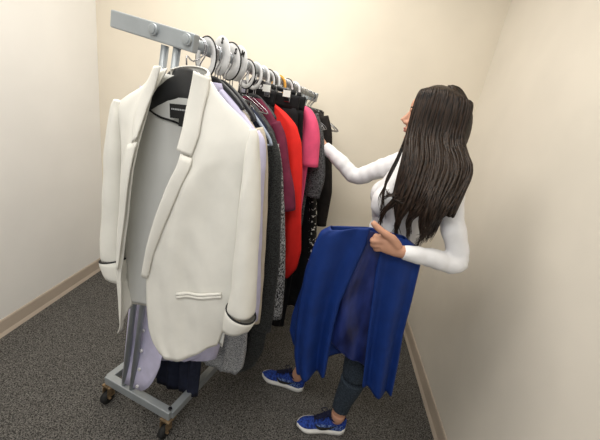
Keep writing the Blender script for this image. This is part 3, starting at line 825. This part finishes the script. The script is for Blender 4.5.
# leggings
lg = MB()
torso(lg, .005, z0=.74, z1=.97)
for h, k, a, e in ((hipN, knN, anN, .10), (hipF, knF, anF, .10)):
    aa = lerp(k, a, .86)
    P = catmull([h, lerp(h, k, .5) + Vector((-.01, 0, 0)), k, lerp(k, a, .35) + Vector((.012, 0, 0)), lerp(k, a, .7), aa], 6); m = len(P)
    rr = [sample(list(enumerate([.094, .082, .061, .060, .045, .041])), i / (m - 1))[1]  for i in range(m)]
    lg.tube(P, rr, 20)
remesh(lg, .006, 2).build('leggings', M['legging'], pw, world=True)

# shoes
def shoe(heel, toe):
    d = toe - heel; L = d.length; d.normalize(); sd = Vector((0, 0, 1)).cross(d)
    root = bpy.data.objects.new('shoe', None); C.objects.link(root); root.parent = pw
    Mx = Matrix.Identity(4)
    for r_ in range(3): Mx[r_][0] = d[r_]; Mx[r_][1] = sd[r_]; Mx[r_][2] = (0, 0, 1)[r_]; Mx[r_][3] = heel[r_]
    root.matrix_local = WM[pw.name].inverted() @ Mx; WM[root.name] = Mx; root.empty_display_size = .03
    k = L / .245
    # outline half widths along the length (x from the heel): (x, half width, y shift)
    O = [(0.000, .012, 0), (.008, .024, 0), (.03, .033, 0), (.07, .034, -.001), (.11, .035, -.003), (.15, .041, -.004), (.185, .043, -.002), (.212, .036, .002), (.232, .022, .006), (.245, .006, .008)]
    def ow(x): return sample([(a, w, y) for a, w, y in O], 0) if x <= 0 else min(((abs(a - x), w, y) for a, w, y in OO))[1:]
    OO = catmull([(a, w, y) for a, w, y in O], 8)
    # sole
    b = MB(); G = []
    for a, w, y in OO:
        rock = .012 * smooth01((a - .17) / .07) ** 2 + .004 * smooth01((.03 - a) / .03)
        hgt = lerp(.030, .020, smooth01(a / .2))
        G.append([(a * k, (y + w * 1.06), rock + .004), (a * k, y + w * 1.10, rock + hgt * .6), (a * k, y + w * 1.03, rock + hgt), (a * k, y - w * 1.03, rock + hgt), (a * k, y - w * 1.10, rock + hgt * .6), (a * k, y - w * 1.06, rock + .004), (a * k, y - w * .9, rock), (a * k, y + w * .9, rock)])
    b.rings(G); b.build('sole', M['sole'], root)
    # upper
    prof = [(0, .052), (.006, .085), (.03, .089), (.055, .078), (.08, .082), (.105, .090), (.125, .080), (.15, .064), (.185, .052), (.215, .044), (.235, .035), (.243, .026)]
    pz = catmull([(a, z, 0) for a, z in prof], 6)
    def topz(x): return min(pz, key=lambda p: abs(p.x - x)).y
    b = MB(); G = []
    for a, w, y in OO:
        z0 = .016 + .012 * smooth01((a - .17) / .07) ** 2; z1 = max(topz(a), z0 + .006)
        ring = []
        tp = lerp(.62, .34, smooth01((a - .09) / .08)) if a < .17 else lerp(.34, .6, smooth01((a - .17) / .06))
        for j in range(24):
            q = 2 * PI * j / 24
            cc, ss = math.cos(q), math.sin(q)
            zz = lerp(z0, z1, (ss + 1) / 2)
            hw = w * lerp(1.0, tp, smooth01((zz - z0) / max(.001, z1 - z0)) * (1 if a > .02 else .3))
            ring.append((a * k, y + hw * math.copysign(abs(cc) ** .55, cc), zz))
        G.append(ring)
    b.rings(G); up = b.build('upper', M['shoe'], root)
    # pale speckled side quarter
    for sg in (-1, 1):
        rows = []
        for i in range(13):
            a = lerp(.02, .150, i / 12); w_ = ow(a); row = []
            for j in range(7):
                f = j / 6; zz = lerp(.03, lerp(.06, .052, i / 12), f)
                z0 = .018; z1 = topz(a); tp = lerp(.62, .34, smooth01((a - .09) / .08))
                hw = w_[0] * lerp(1, tp, smooth01((zz - z0) / (z1 - z0)))
                row.append((a * k, w_[1] + sg * (hw * (1 - .18 * abs(2 * (zz - z0) / (z1 - z0) - 1) ** 3) + .0022), zz))
            rows.append(row)
        b = MB(); b.grid(rows); b.build('side_knit', M['shoe_light'], up)
        # curved tick emblem
        rows = []
        for i in range(17):
            t = i / 16
            a = lerp(.155, .050, t); c = .034 + .022 * t ** 1.3 - .006 * math.sin(PI * t) + (.010 * (1 - t) ** 6)
            hw_ = .0085 * math.sin(PI * min(1, (t * .93 + .04))) ** .8 * (1 - t) ** .55 + .0006
            w_ = ow(a); row = []
            for zz in (c - hw_, c, c + hw_):
                z0 = .018; z1 = topz(a); tp = lerp(.62, .34, smooth01((a - .09) / .08))
                hw = w_[0] * lerp(1, tp, smooth01((zz - z0) / (z1 - z0)))
                row.append((a * k, w_[1] + sg * (hw + .0042), zz))
            rows.append(row)
        b = MB(); b.grid(rows); b.build('tick_emblem', M['ink'], up, solid=.001)
    # collar opening, tongue, laces
    b = MB(); b.tube([((.052 + .040 * math.cos(q)) * k, .022 * math.sin(q), .084 + .005 * math.cos(2 * q)) for q in [2 * PI * i / 24 for i in range(25)]], .0065, 10); b.build('collar', M['lace'], up)
    b = MB(); b.grid([[(lerp(.165, .088, i / 8) * k, y * (.6 + .5 * i / 8), topz(lerp(.165, .088, i / 8)) + .004 + (.018 * smooth01((i - 6) / 2))) for y in (-.016, -.008, 0, .008, .016)] for i in range(9)])
    b.build('tongue', M['lace'], up, solid=.004)
    b = MB()
    for i in range(5):
        x = .104 + i * .014; z = topz(x) + .007
        b.tube(catmull([(x * k, -.020, z - .008), ((x + .004) * k, 0, z + .001), (x * k, .020, z - .008)], 4), .0024, 6)
    for sg in (-1, 1):
        lp = [(.100 * k, 0, topz(.1) + .012), (.108 * k, sg * .02, topz(.1) + .022), (.128 * k, sg * .034, topz(.12) + .006), (.118 * k, sg * .018, topz(.12) + .008), (.102 * k, 0, topz(.1) + .012)]
        b.tube(catmull(lp, 5), .0022, 6)
    b.build('laces', M['lace'], up)
    return root
shoe(*shoeN); shoe(*shoeF)

# hair: a fitted cap plus many long locks, one mesh
hb = MB()
R = []
for i in range(1, 12):
    thv = PI * i / 17; ring = []
    for k in range(28):
        q = 2 * PI * k / 28
        rx = .102 if math.cos(q) < 0 else .094
        x = -.014 + rx * math.sin(thv) * math.cos(q); y = .080 * math.sin(thv) * math.sin(q); z = .020 + .096 * math.cos(thv)
        if z < .045 and x > .03: x = .03 - (.045 - z) * .4; 
        ring.append(hp_(x, y, z))
    R.append(ring)
hb.rings(R)
rnd = random.Random(3)
def lock(pts, r, sd=0, wave=.006, k=2.2):
    P = catmull(pts, 5); m = len(P); rr = []
    for i in range(m):
        t = i / (m - 1)
        amp = wave * smooth01((t - .56) / .44)
        P[i] = P[i] + Vector((amp * math.sin(k * 2 * PI * t + sd), amp * .7 * math.cos(k * 2 * PI * t + sd * 1.7), 0))
        w = r * (lerp(.8, 1, smooth01(t * 4)) * (1 - .93 * smooth01((t - .62) / .38)))
        rr.append((max(.0005, w * 1.5), max(.0004, w * .7)))
    hb.tube(P, rr, 6, up=(0, 1, .2))
def J(a): return rnd.uniform(-a, a)
# camera-side curtain (her left), falling over the near shoulder and chest
clumps = [(c + .5) / 20 for c in range(20)]
cl_end = []
for c, f in enumerate(clumps):
    ze = 1.175 - .055 * math.sin(PI * min(1, f * 1.2)) + (J(.045) if c % 2 else .075 + J(.02))
    cl_end.append((lerp(.238, .412, f) + J(.016), ze, J(3), rnd.uniform(.012, .022), rnd.uniform(1.5, 2.2)))
for i in range(760):
    c = rnd.randrange(20); f = min(1, max(0, clumps[c] + J(.030)))
    xe, ze, ph, wv, kk = cl_end[c]
    px = lerp(.080, -.108, f)
    layer = rnd.random()
    top = hp_(px * .8, .004 + J(.006), .118 - .05 * abs(f - .42) ** 2 * 3)
    side = hp_(px, .076 + .012 * layer + .004 * math.sin(f * PI), .045)
    jaw = hp_(lerp(.080, -.115, f), .084 + .022 * layer, -.06 + J(.01))
    sh_ = Vector((lerp(.258, .470, f) + J(.005), lerp(1.215, 1.150, f) - .02 * layer, 1.37 + J(.015)))
    ch = Vector((lerp(.252, .430, f) + J(.006), lerp(1.20, 1.098, min(1, f * 1.7)) - .022 * layer, 1.255 + J(.02)))
    lo = Vector((lerp(ch.x, xe, .6) + J(.006), lerp(1.20, 1.12, min(1, f * 1.6)) - .020 * layer, lerp(1.25, ze, .55)))
    en = Vector((xe + J(.007), lerp(1.21, 1.135, min(1, f * 1.6)) - .015 * layer, ze + J(.025)))
    lock([top, lerp(top, side, .55) + HR @ Vector((0, .022, .020)), side, jaw, sh_, ch, lo, en], rnd.uniform(.0022, .0042), sd=ph + J(.35), wave=wv, k=kk)
# thin loose wisps in front of the ear and over the chest
for i in range(9):
    a = i / 8
    lock([hp_(.055, .05, .08), hp_(.078 + .004 * a, .068, .01), hp_(.082, .070, -.06), (.255 - .012 * a, 1.27 - .02 * a, 1.37), (.232 - .012 * a, 1.25 - .03 * a, 1.28), (.215 + .02 * a, 1.235 - .03 * a, 1.21 - .03 * a), (.222 + .03 * a, 1.215, 1.16 - .02 * a)], .0022, sd=i, wave=.006)
# back and far side
for i in range(150):
    f = rnd.random()
    q = lerp(PI * .62, PI * 1.42, f)
    s0 = hp_(-.014 + .10 * math.cos(q) * .5, .08 * math.sin(q) * .5 * (1 if f < .6 else 1), .108)
    s1 = hp_(-.014 + .108 * math.cos(q), .086 * math.sin(q), .03)
    s2 = hp_(-.018 + .112 * math.cos(q), .088 * math.sin(q), -.08)
    e1 = Vector((lerp(.445, .40, abs(f - .35)) + J(.01), lerp(1.25, 1.47, f), 1.33 + J(.02)))
    e2 = e1 + Vector((J(.015) - .005, J(.015), -.14 - rnd.random() * .06))
    lock([hp_(-.02, 0, .117), s0, s1, s2, e1, e2], rnd.uniform(.005, .0075), sd=f * 6, wave=.009)
hb.build('hair', M['hair'], pw, world=True)

# ------------------------------------------------------------------ light, camera
def area(name, loc, size, power, col=(1, .95, .87), target=None, spread=PI):
    l = bpy.data.lights.new(name, 'AREA'); l.shape = 'RECTANGLE'; l.size, l.size_y = size; l.energy = power; l.color = col; l.spread = spread
    o = bpy.data.objects.new(name, l); C.objects.link(o); o.location = loc
    if target is not None:
        o.rotation_euler = (Vector(target) - Vector(loc)).to_track_quat('-Z', 'Y').to_euler()
    return o
area('ceiling_light_far', (-.5, 1.25, 2.55), (1.0, 1.1), 28, (1, .96, .89), (-.5, 1.4, 0))
area('ceiling_light_near', (-.35, -.35, 2.55), (1.2, .6), 21, (1, .985, .96), (-.25, .2, 0))
w = bpy.data.worlds.new('World'); bpy.context.scene.world = w; w.use_nodes = True
w.node_tree.nodes['Background'].inputs[0].default_value = (.98, .99, 1, 1); w.node_tree.nodes['Background'].inputs[1].default_value = .6

cd = bpy.data.cameras.new('Camera'); cam = bpy.data.objects.new('Camera', cd); C.objects.link(cam)
cd.sensor_fit = 'HORIZONTAL'; cd.sensor_width = 36; cd.lens = 36 * 330 / 600; cd.clip_start = .02
Xc = Vector((.98019841, .11126826, .16380001)); Yd = Vector((.19128099, -.31811309, -.92855568)); Zf = Vector((-.05121184, .94150063, -.33309745))
mw = Matrix.Identity(4)
for i in range(3): mw[i][0] = Xc[i]; mw[i][1] = -Yd[i]; mw[i][2] = -Zf[i]
mw[2][3] = 1.5
cam.matrix_world = mw
sc = bpy.context.scene; sc.camera = cam
sc.view_settings.view_transform = 'Standard'; sc.view_settings.look = 'None'; sc.view_settings.exposure = .0
